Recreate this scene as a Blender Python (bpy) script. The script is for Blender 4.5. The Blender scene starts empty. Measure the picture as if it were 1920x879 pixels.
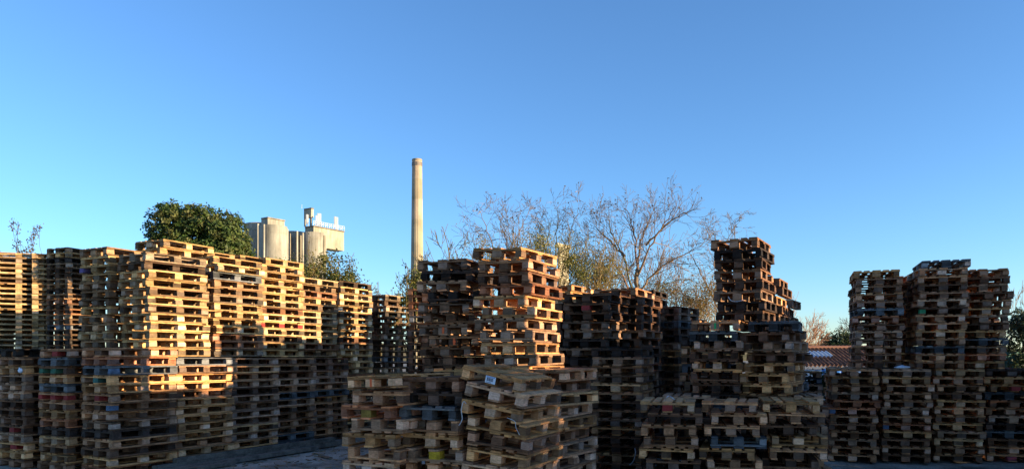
import bpy, math, random, re
from mathutils import Vector, Matrix, Euler
from mathutils.bvhtree import BVHTree

S = bpy.context.scene
COL = S.collection
rnd = random.Random(7)
R = math.radians

# ------------------------------------------------------------------ camera
F_PX, W_PX, H_PX, HOR, CAM_Z = 1387.0, 1920.0, 879.0, 668.0, 1.95
cam_d = bpy.data.cameras.new("camera")
cam = bpy.data.objects.new("camera", cam_d)
COL.objects.link(cam)
cam.location = (0, 0, CAM_Z)
cam.rotation_euler = (R(90), 0, 0)
cam_d.sensor_width = 36.0
cam_d.lens = F_PX / W_PX * 36.0
cam_d.shift_y = (HOR - H_PX / 2) / W_PX
cam_d.clip_end = 5000
S.camera = cam


def px_x(px, y):
    return (px - 960.0) / F_PX * y


def px_z(py, y):
    return CAM_Z - (py - HOR) / F_PX * y


# ------------------------------------------------------------------ light
SUN_EL, SUN_K = R(7.0), 0.345
sun_to = Vector((1, -SUN_K, 0)).normalized() * math.cos(SUN_EL)
sun_to.z = math.sin(SUN_EL)
w = bpy.data.worlds.new("World")
S.world = w
w.use_nodes = True
nt = w.node_tree
bg = nt.nodes["Background"]
sky = nt.nodes.new("ShaderNodeTexSky")
sky.sky_type = 'NISHITA'
sky.sun_disc = False
sky.sun_elevation = SUN_EL
sky.sun_rotation = math.atan2(sun_to.x, sun_to.y)
sky.altitude = 1000
sky.air_density = 1.0
sky.dust_density = 0.3
sky.ozone_density = 4.0
bal = nt.nodes.new("ShaderNodeMix")            # white balance of the whole sky
bal.data_type = 'RGBA'
bal.blend_type = 'MULTIPLY'
bal.inputs[0].default_value = 1.0
bal.inputs[7].default_value = (1.05, 0.985, 0.99, 1)
nt.links.new(sky.outputs[0], bal.inputs[6])
nt.links.new(bal.outputs[2], bg.inputs[0])
bg.inputs[1].default_value = 0.15
sd = bpy.data.lights.new("sun", 'SUN')
so = bpy.data.objects.new("sun", sd)
COL.objects.link(so)
so.rotation_euler = sun_to.to_track_quat('Z', 'Y').to_euler()
sd.energy = 5.0
sd.angle = R(0.5)
sd.color = (1.0, 0.78, 0.47)
S.view_settings.view_transform = 'Standard'
S.view_settings.look = 'None'
S.view_settings.gamma = 1.0
S.view_settings.exposure = 1.37
S.view_settings.use_curve_mapping = False
S.cycles.max_bounces = 8
S.cycles.diffuse_bounces = 5


# ------------------------------------------------------------------ mesh helper
class MB:
    def __init__(self):
        self.v, self.f, self.c = [], [], []

    def box(self, c, s, M=None, col=(1, 1, 1), jit=0.0):
        b = len(self.v)
        hx, hy, hz = s[0] / 2, s[1] / 2, s[2] / 2
        for dz in (-hz, hz):
            for dx, dy in ((-hx, -hy), (hx, -hy), (hx, hy), (-hx, hy)):
                p = Vector((c[0] + dx, c[1] + dy, c[2] + dz))
                if jit:
                    p += Vector((rnd.uniform(-jit, jit), rnd.uniform(-jit, jit), rnd.uniform(-jit, jit)))
                self.v.append(M @ p if M else p)
        for q in ((0, 3, 2, 1), (4, 5, 6, 7), (0, 1, 5, 4), (1, 2, 6, 5), (2, 3, 7, 6), (3, 0, 4, 7)):
            self.f.append(tuple(b + i for i in q))
            self.c.append(col)

    def tube(self, pts, rads, n=5, col=(1, 1, 1), cap=True):
        b = len(self.v)
        k = len(pts)
        for i, p in enumerate(pts):
            t = (pts[min(i + 1, k - 1)] - pts[max(i - 1, 0)])
            if t.length < 1e-9:
                t = Vector((0, 0, 1))
            t.normalize()
            a = Vector((1, 0, 0)) if abs(t.x) < 0.8 else Vector((0, 1, 0))
            u = t.cross(a).normalized()
            v = t.cross(u)
            for j in range(n):
                an = 2 * math.pi * j / n
                self.v.append(p + (u * math.cos(an) + v * math.sin(an)) * rads[i])
        for i in range(k - 1):
            for j in range(n):
                j2 = (j + 1) % n
                self.f.append((b + i * n + j, b + i * n + j2, b + (i + 1) * n + j2, b + (i + 1) * n + j))
                self.c.append(col)
        if cap:
            self.f.append(tuple(b + j for j in range(n))[::-1])
            self.c.append(col)
            self.f.append(tuple(b + (k - 1) * n + j for j in range(n)))
            self.c.append(col)

    def lathe(self, prof, cx, cy, n=32, a0=0.0, col=(1, 1, 1), rib=0.0):
        b = len(self.v)
        for (r, z) in prof:
            for j in range(n):
                rr = r * (1 - (rib if j % 2 else 0))
                an = a0 + 2 * math.pi * j / n
                self.v.append(Vector((cx + rr * math.cos(an), cy + rr * math.sin(an), z)))
        for i in range(len(prof) - 1):
            for j in range(n):
                j2 = (j + 1) % n
                self.f.append((b + i * n + j, b + i * n + j2, b + (i + 1) * n + j2, b + (i + 1) * n + j))
                self.c.append(col)
        self.f.append(tuple(b + (len(prof) - 1) * n + j for j in range(n)))
        self.c.append(col)
        self.f.append(tuple(b + j for j in range(n))[::-1])
        self.c.append(col)

    def leaf(self, p, size, r, col=(1, 1, 1), up=0.0, out=None):
        n = Vector((r.gauss(0, 1), r.gauss(0, 1), r.gauss(0, 1) + up))
        if out is not None:
            n = n + out
        n.normalize()
        a = n.orthogonal().normalized()
        a.rotate(Matrix.Rotation(r.uniform(0, 6.28), 3, n))
        c = n.cross(a)
        b = len(self.v)
        L, Wd = size, size * 0.55
        self.v += [p - a * L * 0.5, p + c * Wd * 0.5 + n * L * 0.12, p + a * L * 0.5, p - c * Wd * 0.5 + n * L * 0.12]
        self.f.append((b, b + 1, b + 2, b + 3))
        self.c.append(col)

    def mesh(self, name):
        me = bpy.data.meshes.new(name)
        me.from_pydata([tuple(v) for v in self.v], [], self.f)
        at = me.attributes.new("tint", 'FLOAT_COLOR', 'FACE')
        flat = []
        for c in self.c:
            flat += [c[0], c[1], c[2], 1.0]
        at.data.foreach_set("color", flat)
        me.update()
        return me

    def build(self, name, mat, parent=None, smooth=False):
        me = self.mesh(name)
        me.materials.append(mat)
        if smooth:
            me.polygons.foreach_set("use_smooth", [True] * len(me.polygons))
        o = bpy.data.objects.new(name, me)
        COL.objects.link(o)
        if parent:
            o.parent = parent
            o.matrix_parent_inverse = Matrix.Translation(-Vector(parent.location)) if parent.rotation_euler.z == 0 else parent.matrix_basis.inverted()
        return o


def thing(name, label, cat, loc=(0, 0, 0), group=None):
    o = bpy.data.objects.new(name, None)
    COL.objects.link(o)
    o.empty_display_size = 0.1
    o.location = loc
    tag(o, label, cat, group)
    return o


def tag(o, label, cat, group=None, kind=None):
    if label:
        o["label"] = label
    if cat:
        o["category"] = cat
    if group:
        o["group"] = group
    if kind:
        o["kind"] = kind
    return o


# ------------------------------------------------------------------ materials
def new_mat(name, rough=0.8, spec=0.3):
    m = bpy.data.materials.new(name)
    m.use_nodes = True
    p = m.node_tree.nodes["Principled BSDF"]
    p.inputs["Roughness"].default_value = rough
    p.inputs["Specular IOR Level"].default_value = spec
    return m, m.node_tree, p


def N(t, kind, **kw):
    n = t.nodes.new(kind)
    for k, v in kw.items():
        setattr(n, k, v)
    return n


def ramp(t, fac, stops):
    r = N(t, "ShaderNodeValToRGB")
    e = r.color_ramp.elements
    while len(e) < len(stops):
        e.new(0.5)
    for i, (p, c) in enumerate(stops):
        e[i].position = p
        e[i].color = (c[0], c[1], c[2], 1)
    t.links.new(fac, r.inputs[0])
    return r.outputs[0]


def mul(t, a, b, fac=1.0, mode='MULTIPLY'):
    m = N(t, "ShaderNodeMix", data_type='RGBA', blend_type=mode)
    m.inputs[0].default_value = fac
    t.links.new(a, m.inputs[6])
    t.links.new(b, m.inputs[7])
    return m.outputs[2]


def noise(t, co, scale, detail=4, rough=0.6, dist=0.0):
    n = N(t, "ShaderNodeTexNoise")
    n.inputs["Scale"].default_value = scale
    n.inputs["Detail"].default_value = detail
    n.inputs["Roughness"].default_value = rough
    n.inputs["Distortion"].default_value = dist
    if co is not None:
        t.links.new(co, n.inputs["Vector"])
    return n.outputs[0]


def mapped(t, co, scale):
    m = N(t, "ShaderNodeMapping")
    m.inputs["Scale"].default_value = scale
    t.links.new(co, m.inputs[0])
    return m.outputs[0]


def tinted_mat(name, rough=0.8, spec=0.25, objcol=True, stains=True, bump=0.0, scale=1.0, leafy=False):
    m, t, p = new_mat(name, rough, spec)
    a = N(t, "ShaderNodeAttribute", attribute_name="tint")
    c = a.outputs["Color"]
    oi = N(t, "ShaderNodeObjectInfo")
    if objcol:
        c = mul(t, c, oi.outputs["Color"])
    if stains:
        tc = N(t, "ShaderNodeTexCoord")
        ad = N(t, "ShaderNodeVectorMath", operation='ADD')
        sc = N(t, "ShaderNodeVectorMath", operation='SCALE')
        cb = N(t, "ShaderNodeCombineXYZ")
        for i in range(3):
            t.links.new(oi.outputs["Random"], cb.inputs[i])
        sc.inputs["Scale"].default_value = 37.0
        t.links.new(cb.outputs[0], sc.inputs[0])
        t.links.new(tc.outputs["Object"], ad.inputs[0])
        t.links.new(sc.outputs[0], ad.inputs[1])
        n1 = noise(t, ad.outputs[0], 5.0 * scale, 5, 0.65)
        n2 = noise(t, mapped(t, ad.outputs[0], (9, 9, 60)), 2.2 * scale, 4, 0.6)
        c = mul(t, c, ramp(t, n1, [(0.3, (0.42, 0.40, 0.38)), (0.55, (1, 1, 1)), (0.8, (1.25, 1.2, 1.12))]))
        c = mul(t, c, ramp(t, n2, [(0.3, (0.62, 0.6, 0.58)), (0.6, (1.08, 1.08, 1.08))]))
        if bump:
            b = N(t, "ShaderNodeBump")
            b.inputs["Strength"].default_value = bump
            b.inputs["Distance"].default_value = 0.01
            t.links.new(n2, b.inputs["Height"])
            t.links.new(b.outputs[0], p.inputs["Normal"])
    t.links.new(c, p.inputs["Base Color"])
    if leafy:
        tr = N(t, "ShaderNodeBsdfTranslucent")
        t.links.new(c, tr.inputs[0])
        mx = N(t, "ShaderNodeMixShader")
        mx.inputs[0].default_value = 0.35
        out = t.nodes["Material Output"]
        t.links.new(p.outputs[0], mx.inputs[1])
        t.links.new(tr.outputs[0], mx.inputs[2])
        t.links.new(mx.outputs[0], out.inputs[0])
    return m


WOOD = tinted_mat("pallet_wood", 0.85, 0.2, bump=0.4)
PLAIN = tinted_mat("painted_matter", 0.6, 0.3, stains=False)
BARK = tinted_mat("bark", 0.9, 0.1, stains=False)
LEAF = tinted_mat("leaf", 0.5, 0.35, stains=False, leafy=True)
PLASTIC = tinted_mat("plastic_film", 0.35, 0.5, stains=False)


def concrete_mat(name, base, dark, scale=1.0):
    m, t, p = new_mat(name, 0.9, 0.15)
    tc = N(t, "ShaderNodeTexCoord")
    n1 = noise(t, mapped(t, tc.outputs["Object"], (1.2, 1.2, 0.12)), 1.4 * scale, 6, 0.65)
    n2 = noise(t, tc.outputs["Object"], 0.5 * scale, 5, 0.6)
    c = ramp(t, n1, [(0.32, dark), (0.6, base), (0.85, tuple(x * 1.12 for x in base))])
    c = mul(t, c, ramp(t, n2, [(0.3, (0.72, 0.72, 0.72)), (0.6, (1.05, 1.05, 1.05))]))
    a = N(t, "ShaderNodeAttribute", attribute_name="tint")
    c = mul(t, c, a.outputs["Color"])
    t.links.new(c, p.inputs["Base Color"])
    return m


CONC = concrete_mat("silo_concrete", (0.36, 0.335, 0.28), (0.20, 0.185, 0.15))
CHIM = concrete_mat("chimney_concrete", (0.42, 0.365, 0.285), (0.34, 0.29, 0.22), 0.6)

# ------------------------------------------------------------------ ground, hill
m, t, p = new_mat("yard_gravel", 0.95, 0.1)
tc = N(t, "ShaderNodeTexCoord")
n1 = noise(t, tc.outputs["Object"], 0.9, 8, 0.65)
n2 = noise(t, tc.outputs["Object"], 26, 6, 0.75)
c = ramp(t, n1, [(0.35, (0.13, 0.115, 0.095)), (0.5, (0.32, 0.29, 0.24)), (0.65, (0.52, 0.48, 0.41))])
c = mul(t, c, ramp(t, n2, [(0.3, (0.45, 0.45, 0.45)), (0.55, (1.05, 1.05, 1.05)), (0.7, (1.3, 1.3, 1.3))]))
t.links.new(c, p.inputs["Base Color"])
b = N(t, "ShaderNodeBump")
b.inputs["Strength"].default_value = 0.7
b.inputs["Distance"].default_value = 0.03
t.links.new(n2, b.inputs["Height"])
t.links.new(b.outputs[0], p.inputs["Normal"])
GROUND = m
g = MB()
nx = 60
def gz(x, y):
    return 0.02 * math.sin(x * 1.7 + y * 0.8) + 0.015 * math.sin(y * 2.3 - x) if abs(x) < 40 and y < 60 else 0
xs = [-3000, -600, -150, -60] + [-30 + i for i in range(61)] + [60, 150, 600, 3000]
ys = [-200, -40, -10] + [i * 0.8 for i in range(1, 50)] + [60, 100, 300, 1000, 4000]
for y in ys:
    for x in xs:
        g.v.append(Vector((x, y, gz(x, y) - 0.03)))
for j in range(len(ys) - 1):
    for i in range(len(xs) - 1):
        a = j * len(xs) + i
        g.f.append((a, a + 1, a + 1 + len(xs), a + len(xs)))
        g.c.append((1, 1, 1))
o = g.build("ground", GROUND, smooth=True)
tag(o, "pale grey dirt and gravel of the yard under the pallets", "ground", kind="structure")

m, t, p = new_mat("hill_grass", 0.95, 0.05)
tc = N(t, "ShaderNodeTexCoord")
c = ramp(t, noise(t, tc.outputs["Object"], 0.05, 6, 0.6), [(0.4, (0.16, 0.14, 0.06)), (0.6, (0.34, 0.25, 0.12))])
t.links.new(c, p.inputs["Base Color"])
h = MB()
nx, ny = 80, 12
for j in range(ny):
    for i in range(nx):
        x = -500 + 1400 * i / (nx - 1)
        y = 330 + 220 * j / (ny - 1)
        env = math.sin(math.pi * min(1, j / (ny - 1) * 1.0))
        z = env * (9 + 3.5 * math.sin(x * 0.012 + 1.0) + 1.5 * math.sin(x * 0.05)) + 0.25 * math.sin(x * 0.9 + j) - 0.5
        h.v.append(Vector((x, y, z)))
for j in range(ny - 1):
    for i in range(nx - 1):
        a = j * nx + i
        h.f.append((a, a + 1, a + nx + 1, a + nx))
        h.c.append((1, 1, 1))
o = h.build("hill", m, smooth=True)
tag(o, "low tawny hill on the horizon beyond the tiled shed", "hill", kind="structure")

# ------------------------------------------------------------------ pallets
PH = 0.144
TONES = [
    ("weathered brown", (0.25, 0.152, 0.085), 5), ("dark brown", (0.105, 0.064, 0.040), 4),
    ("grey weathered", (0.24, 0.172, 0.118), 4), ("honey coloured", (0.46, 0.29, 0.135), 4),
    ("blackened", (0.045, 0.035, 0.030), 2), ("pale", (0.60, 0.42, 0.23), 2),
    ("reddish brown", (0.24, 0.112, 0.06), 2),
]
BLUEGREY = ("blue grey", (0.13, 0.14, 0.165), 1)


def tone_pick(r, mix):
    pool = []
    for tn in TONES + [BLUEGREY]:
        pool.append((tn, tn[2] * mix.get(tn[0], 1.0)))
    tot = sum(x[1] for x in pool)
    q = r.uniform(0, tot)
    for tn, wt in pool:
        q -= wt
        if q <= 0:
            return tn
    return pool[0][0]


# deck / block / bottom board shapes, several worn variants each
def deck_boxes(r, worn):
    out = []
    xs_ = [(-0.3275, 0.145), (-0.165, 0.10), (0.0, 0.145), (0.165, 0.10), (0.3275, 0.145)]
    for i, (x, wd) in enumerate(xs_):
        k = r.choice((.6, .8, 1.0, 1.15, 1.4)) * r.uniform(.9, 1.1)
        if worn and i in (1, 3) and r.random() < 0.35:
            continue
        L = 1.2
        y0 = r.uniform(-0.014, 0.014)
        if worn and r.random() < 0.2:
            L = r.uniform(0.75, 1.12)
            y0 = (1.2 - L) / 2 * r.choice((-1, 1))
        out.append(((x + r.uniform(-0.004, 0.004), y0, 0.1335), (wd - 0.004, L, 0.021), (k, k * r.uniform(0.95, 1.02), k * r.uniform(0.9, 1.03)), 0.003))
    for y in (-0.5275, 0.0, 0.5275):
        k = r.choice((.6, .9, 1.15, 1.45)) * r.uniform(.9, 1.1)
        out.append(((r.uniform(-0.006, 0.006), y + r.uniform(-0.004, 0.004), 0.1115), (0.8, 0.142, 0.021), (k, k, k * 0.97), 0.003))
    return out


BLOCK_POS = [(x, y) for y in (-0.5275, 0.0, 0.5275) for x in (-0.35, 0.0, 0.35)]


def block_size(i):
    return (0.145 if i % 3 == 1 else 0.10, 0.145, 0.078)


BOTTOM_X = [(-0.35, 0.10), (0.0, 0.145), (0.35, 0.10)]
vr = random.Random(3)
DECK_SPECS = [deck_boxes(vr, k >= 7) for k in range(16)]
DECKS, BLOCKS, BOTTOMS = [], [], []
for sp in DECK_SPECS:
    mb = MB()
    for c_, s_, col_, j_ in sp:
        mb.box(c_, s_, col=col_, jit=j_)
    me = mb.mesh("deck")
    me.materials.append(WOOD)
    DECKS.append(me)
for k in range(2):
    for wd in (0.10, 0.145):
        mb = MB()
        mb.box((0, 0, 0), (wd - 0.002, 0.143, 0.078), jit=0.004)
        me = mb.mesh("block")
        me.materials.append(WOOD)
        BLOCKS.append(me)
for k in range(2):
    for wd in (0.10, 0.145):
        mb = MB()
        mb.box((0, 0, 0), (wd - 0.006, 1.2, 0.021), jit=0.003)
        me = mb.mesh("bottom_board")
        me.materials.append(WOOD)
        BOTTOMS.append(me)

RED, ORANGE, GREEN, BLUE, YELLOW, PURPLE, TEALB = (0.36, 0.05, 0.045), (0.70, 0.12, 0.03), (0.06, 0.16, 0.10), (0.14, 0.20, 0.30), (0.60, 0.38, 0.03), (0.17, 0.13, 0.30), (0.06, 0.17, 0.14)
# block numbers: 0 1 2 = front row (short face towards the camera) left to right; 2 5 8 = right long face front to back
PAINT = {
    ("U3", 8): ([2, 5, 8], RED, "red painted blocks"), ("U0", 2): ([0], PURPLE, "one purple block"),
    ("L0", 2): ([0, 1], GREEN, "green painted blocks"), ("L0", 5): ([0, 1, 2], RED, "red painted blocks"), ("L0", 0): ([1], RED, "one red block"),
    ("L0", 8): ([1], (0.45, 0.2, 0.1), "one rust red block"),
    ("L1", 2): ([2], BLUE, "one blue block"), ("L1", 3): ([1], TEALB, "one green block"), ("L1", 5): ([1], RED, "one red block"), ("L1", 6): ([2], BLUE, "one blue block"),
    ("L00", 8): ([1], RED, "one red block"), ("L00", 10): ([1], RED, "one red block"),
    ("J1", 0): ([1], RED, "one red block"), ("RU2", 6): ([0], (0.06, 0.30, 0.13), "one green block"),
    ("RL4", 2): ([1], RED, "one red block"), ("F2", 5): ([1], YELLOW, "one yellow block"), ("F1", 2): ([1], (0.30, 0.19, 0.04), "one dull yellow block"),
    ("G1", 1): ([1], RED, "one red block"), ("RL4", 11): ([1], (0.3, 0.07, 0.1), "one dark red block"),
    ("RL2", 7): ([0], BLUE, "one blue block"), ("RL1", 5): ([0], BLUE, "one blue block"),
}
# painted stripes: an orange band on one front block
STRIPE = {("F1", 0): (1, ORANGE), ("C2", 6): (1, ORANGE), ("C2", 7): (1, ORANGE), ("H1", 0): (1, (0.03, 0.40, 0.12))}

# stacks: name, corner px, depth, top (pixel y), base z, yaw, pitch, jitter, options, words
STK = []


def stack(key, px, Y, ytop, z0, yaw, p, words, jit=0.03, lean=(0, 0), mix=None, hidden=False, xtop=None, n=None, X=None):
    x = px_x(px, Y) if X is None else X
    if n is None:
        n = max(1, round((px_z(ytop, Y) - z0) / p))
    STK.append(dict(key=key, x=x, y=Y, z0=z0, yaw=yaw, p=p, n=n, words=words, jit=jit, lean=lean, mix=mix or {}, hidden=hidden))
    return z0 + n * p


WARM = {"honey coloured": 4, "pale": 2.6, "weathered brown": 1.2, "blackened": 0.0, "dark brown": 0.25, "blue grey": 0.15, "grey weathered": .8}  # lighter tones for sunlit stacks, sunlight partly put into the wood colour
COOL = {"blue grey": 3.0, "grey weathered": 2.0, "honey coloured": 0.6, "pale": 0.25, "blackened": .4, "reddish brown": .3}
DARK = {"dark brown": 2.2, "blackened": 1.6, "honey coloured": 0.35, "pale": 0.12, "reddish brown": .8}  # darker tones for shaded stacks, shade partly put into the wood colour
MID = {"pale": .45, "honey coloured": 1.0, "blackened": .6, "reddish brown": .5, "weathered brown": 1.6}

# left wall, lower tier
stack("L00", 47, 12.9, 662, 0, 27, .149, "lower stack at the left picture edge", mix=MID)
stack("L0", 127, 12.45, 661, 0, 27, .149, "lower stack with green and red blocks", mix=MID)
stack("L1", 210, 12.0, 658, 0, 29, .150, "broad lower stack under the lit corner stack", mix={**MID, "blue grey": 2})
stack("L2", 333, 13.15, 668, 0, 29, .149, "half sunlit lower stack below the ivy tree", mix={**WARM, "grey weathered": 1.5})  # lighter wood here brightens the sun patch
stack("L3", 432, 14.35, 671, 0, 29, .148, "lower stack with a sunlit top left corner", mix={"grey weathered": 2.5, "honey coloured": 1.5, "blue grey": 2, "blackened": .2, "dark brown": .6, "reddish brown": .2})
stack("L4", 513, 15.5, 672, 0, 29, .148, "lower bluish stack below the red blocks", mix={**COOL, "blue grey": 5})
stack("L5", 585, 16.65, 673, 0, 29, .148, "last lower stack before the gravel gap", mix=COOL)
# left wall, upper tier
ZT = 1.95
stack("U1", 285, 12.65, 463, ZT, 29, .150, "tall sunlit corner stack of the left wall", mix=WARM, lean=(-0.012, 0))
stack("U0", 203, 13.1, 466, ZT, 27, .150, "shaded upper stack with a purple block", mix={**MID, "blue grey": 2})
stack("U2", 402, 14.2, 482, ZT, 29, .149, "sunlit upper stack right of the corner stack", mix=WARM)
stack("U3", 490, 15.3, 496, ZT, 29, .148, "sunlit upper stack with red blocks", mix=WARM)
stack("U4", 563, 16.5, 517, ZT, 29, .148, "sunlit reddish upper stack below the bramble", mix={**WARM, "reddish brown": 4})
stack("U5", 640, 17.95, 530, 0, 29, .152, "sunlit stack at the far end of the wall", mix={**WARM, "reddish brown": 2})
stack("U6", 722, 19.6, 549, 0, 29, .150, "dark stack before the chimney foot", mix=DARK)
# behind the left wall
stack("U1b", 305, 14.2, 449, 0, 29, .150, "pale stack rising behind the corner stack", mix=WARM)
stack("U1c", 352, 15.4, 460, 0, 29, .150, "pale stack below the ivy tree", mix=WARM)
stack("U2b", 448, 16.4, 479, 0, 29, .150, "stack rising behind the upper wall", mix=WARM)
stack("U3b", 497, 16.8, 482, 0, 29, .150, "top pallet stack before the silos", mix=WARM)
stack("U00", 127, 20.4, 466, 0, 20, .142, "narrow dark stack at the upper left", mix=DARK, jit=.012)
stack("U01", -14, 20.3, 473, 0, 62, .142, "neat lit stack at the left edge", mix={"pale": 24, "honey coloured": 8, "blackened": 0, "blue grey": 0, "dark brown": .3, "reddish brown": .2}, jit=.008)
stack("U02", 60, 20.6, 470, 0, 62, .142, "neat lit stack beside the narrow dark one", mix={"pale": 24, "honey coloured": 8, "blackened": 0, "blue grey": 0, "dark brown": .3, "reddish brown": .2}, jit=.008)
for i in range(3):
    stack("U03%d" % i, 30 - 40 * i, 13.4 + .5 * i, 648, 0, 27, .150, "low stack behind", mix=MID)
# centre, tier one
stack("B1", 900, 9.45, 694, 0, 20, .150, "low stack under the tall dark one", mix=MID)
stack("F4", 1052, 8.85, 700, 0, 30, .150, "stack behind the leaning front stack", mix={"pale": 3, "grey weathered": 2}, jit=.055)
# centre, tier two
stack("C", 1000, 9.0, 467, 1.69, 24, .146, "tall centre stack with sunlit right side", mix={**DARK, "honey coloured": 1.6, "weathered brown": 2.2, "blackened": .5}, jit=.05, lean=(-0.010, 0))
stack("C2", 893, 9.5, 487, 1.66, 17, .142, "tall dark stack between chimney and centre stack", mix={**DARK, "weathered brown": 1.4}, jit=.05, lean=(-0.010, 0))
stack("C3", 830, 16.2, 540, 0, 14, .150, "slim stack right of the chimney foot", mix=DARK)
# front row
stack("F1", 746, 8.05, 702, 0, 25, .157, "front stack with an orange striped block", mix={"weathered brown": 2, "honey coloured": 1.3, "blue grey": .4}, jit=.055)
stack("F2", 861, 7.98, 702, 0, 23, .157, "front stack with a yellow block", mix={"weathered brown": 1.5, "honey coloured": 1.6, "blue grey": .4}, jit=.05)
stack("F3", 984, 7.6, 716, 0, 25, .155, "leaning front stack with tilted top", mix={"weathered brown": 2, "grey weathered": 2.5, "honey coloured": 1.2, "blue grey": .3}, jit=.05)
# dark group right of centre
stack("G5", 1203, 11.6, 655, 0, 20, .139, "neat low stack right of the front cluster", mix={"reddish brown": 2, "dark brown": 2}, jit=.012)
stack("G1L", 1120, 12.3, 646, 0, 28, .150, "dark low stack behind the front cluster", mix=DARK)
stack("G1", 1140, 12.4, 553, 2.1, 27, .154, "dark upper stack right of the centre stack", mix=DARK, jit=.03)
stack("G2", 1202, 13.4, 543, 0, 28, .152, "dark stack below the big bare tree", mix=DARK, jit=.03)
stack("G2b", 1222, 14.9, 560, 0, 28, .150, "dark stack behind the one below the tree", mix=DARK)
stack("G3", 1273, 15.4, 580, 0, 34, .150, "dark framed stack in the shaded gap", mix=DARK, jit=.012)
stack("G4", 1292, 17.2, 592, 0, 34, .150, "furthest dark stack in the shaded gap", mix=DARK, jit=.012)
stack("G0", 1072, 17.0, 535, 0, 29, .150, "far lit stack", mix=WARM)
stack("G6", 0, 17.4, 0, 0, 29, .150, "hidden stack", n=23, X=2.35, mix=DARK)  # unseen stack added to shade the one before the chimney foot
stack("G7", 0, 18.4, 0, 0, 29, .150, "hidden stack", n=24, X=3.5, mix=DARK)  # second unseen stack added for the same shade
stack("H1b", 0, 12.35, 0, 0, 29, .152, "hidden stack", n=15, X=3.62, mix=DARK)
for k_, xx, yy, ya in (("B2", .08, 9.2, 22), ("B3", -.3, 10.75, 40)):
    stack(k_, 0, yy, 0, 0, ya, .150, "hidden stack", n=11, X=xx, mix=MID)  # unseen stacks added to block low sun passing the centre
stack("RB", 0, 16.7, 0, 0, 18, .147, "low stack half hidden by the dark bush", n=11, X=7.0, mix=DARK)  # added stack, closes bright gaps seen through the right lower stacks
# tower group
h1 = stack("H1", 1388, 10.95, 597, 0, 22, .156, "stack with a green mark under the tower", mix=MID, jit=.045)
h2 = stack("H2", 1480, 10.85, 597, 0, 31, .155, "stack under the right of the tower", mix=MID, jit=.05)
stack("T", 1433, 11.05, 440, h2 + .004, 29, .158, "tall tower stack", mix={"dark brown": 3, "blackened": 2, "pale": 0, "honey coloured": .2, "blue grey": .3}, jit=.026, lean=(-0.004, 0))  # dark wood mutes the sun glow inside the tower
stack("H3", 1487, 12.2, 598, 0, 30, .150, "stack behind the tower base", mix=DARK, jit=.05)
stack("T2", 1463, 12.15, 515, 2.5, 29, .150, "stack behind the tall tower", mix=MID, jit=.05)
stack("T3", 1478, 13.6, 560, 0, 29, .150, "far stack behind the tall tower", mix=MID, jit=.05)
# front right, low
stack("J1", 1308, 9.55, 744, 0, 14, .152, "low front stack with a red block", mix=MID, jit=.045)
stack("J2", 1426, 9.55, 745, 0, 14, .152, "middle stack of the low front right trio", mix=MID, jit=.05)
stack("J3", 1537, 9.6, 746, 0, 14, .152, "low stack at the right of the trio", mix=MID, jit=.055)
stack("J1b", 1336, 10.95, 737, 0, 14, .152, "hidden stack", mix=MID)
stack("J3b", 1548, 10.95, 735, 0, 14, .152, "low stack with pale top boards behind the trio", mix={"grey weathered": 3}, jit=.05)
# right group
zr = stack("RL1", 1646, 13.6, 687, 0, 18, .1435, "lower stack next to the dark bush", mix=MID, jit=.028)
stack("RL2", 1745, 13.6, 685, 0, 18, .1435, "lower stack with a white sheet on top", mix=MID, jit=.028)
stack("RL3", 1846, 13.6, 685, 0, 18, .1435, "pale lower stack of the right group", mix={**MID, "pale": 2.2, "grey weathered": 2}, jit=.028)
stack("RL4", 1944, 13.6, 686, 0, 18, .1435, "lower stack at the right picture edge", mix=MID, jit=.028)
stack("RU1", 1692, 14.05, 510, zr, 19, .145, "upper stack right of the tiled shed", mix=DARK, jit=.028)
stack("RU2", 1806, 13.7, 490, zr, 19, .145, "tallest upper stack with a green block", mix=MID, jit=.028, lean=(0.008, 0))
stack("RU3", 1886, 13.85, 497, zr, 19, .145, "upper stack at the right end", mix=MID, jit=.028, lean=(0.006, 0))
# rows standing behind the visible ones
def behind(keys, along, side, dn):
    for q in [q for q in STK if q["key"] in keys]:
        a = R(q["yaw"])
        c = dict(q)
        c.update(key=q["key"] + "_row%.1f%.1f" % (along, side), x=q["x"] + math.sin(a) * along - math.cos(a) * side, y=q["y"] + math.cos(a) * along + math.sin(a) * side,
                 n=max(1, q["n"] + dn), words="hidden stack", lean=(0, 0))
        STK.append(c)


behind(("RL1", "RL2", "RL3", "RL4"), 1.32, -.13, 0)
behind(("RU2",), 1.32, .25, -1)
behind(("RU1", "RU3"), 1.32, -.13, -1)
behind(("RU1", "RU2", "RU3"), 2.64, -.26, -2)
behind(("RL1", "RL2", "RL3"), 2.64, -.26, 0)
behind(("H1", "H2"), 1.33, 0, -1)
behind(("H1",), 2.65, 0, -2)
behind(("J1", "J2"), 2.6, 0, 0)
behind(("J2",), 1.33, 0, 0)
behind(("L00", "L0", "L1"), 1.3, .02, -1)
behind(("L0", "L1", "L2", "L3", "L4", "L5"), 0, .88, -1)
behind(("U1", "U2", "U3", "U4", "U5"), 0, .88, -1)
behind(("U0",), 1.3, 0, -1)
behind(("U01", "U02"), 0, .84, -1)
behind(("U01", "U02"), 0, 1.68, -1)
behind(("U01", "U02"), 0, 2.52, -1)
behind(("U00",), 0, .9, -1)
behind(("G1", "G2"), 1.3, 0, -1)
behind(("G1", "G2", "G3"), 0, .86, -1)
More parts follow.
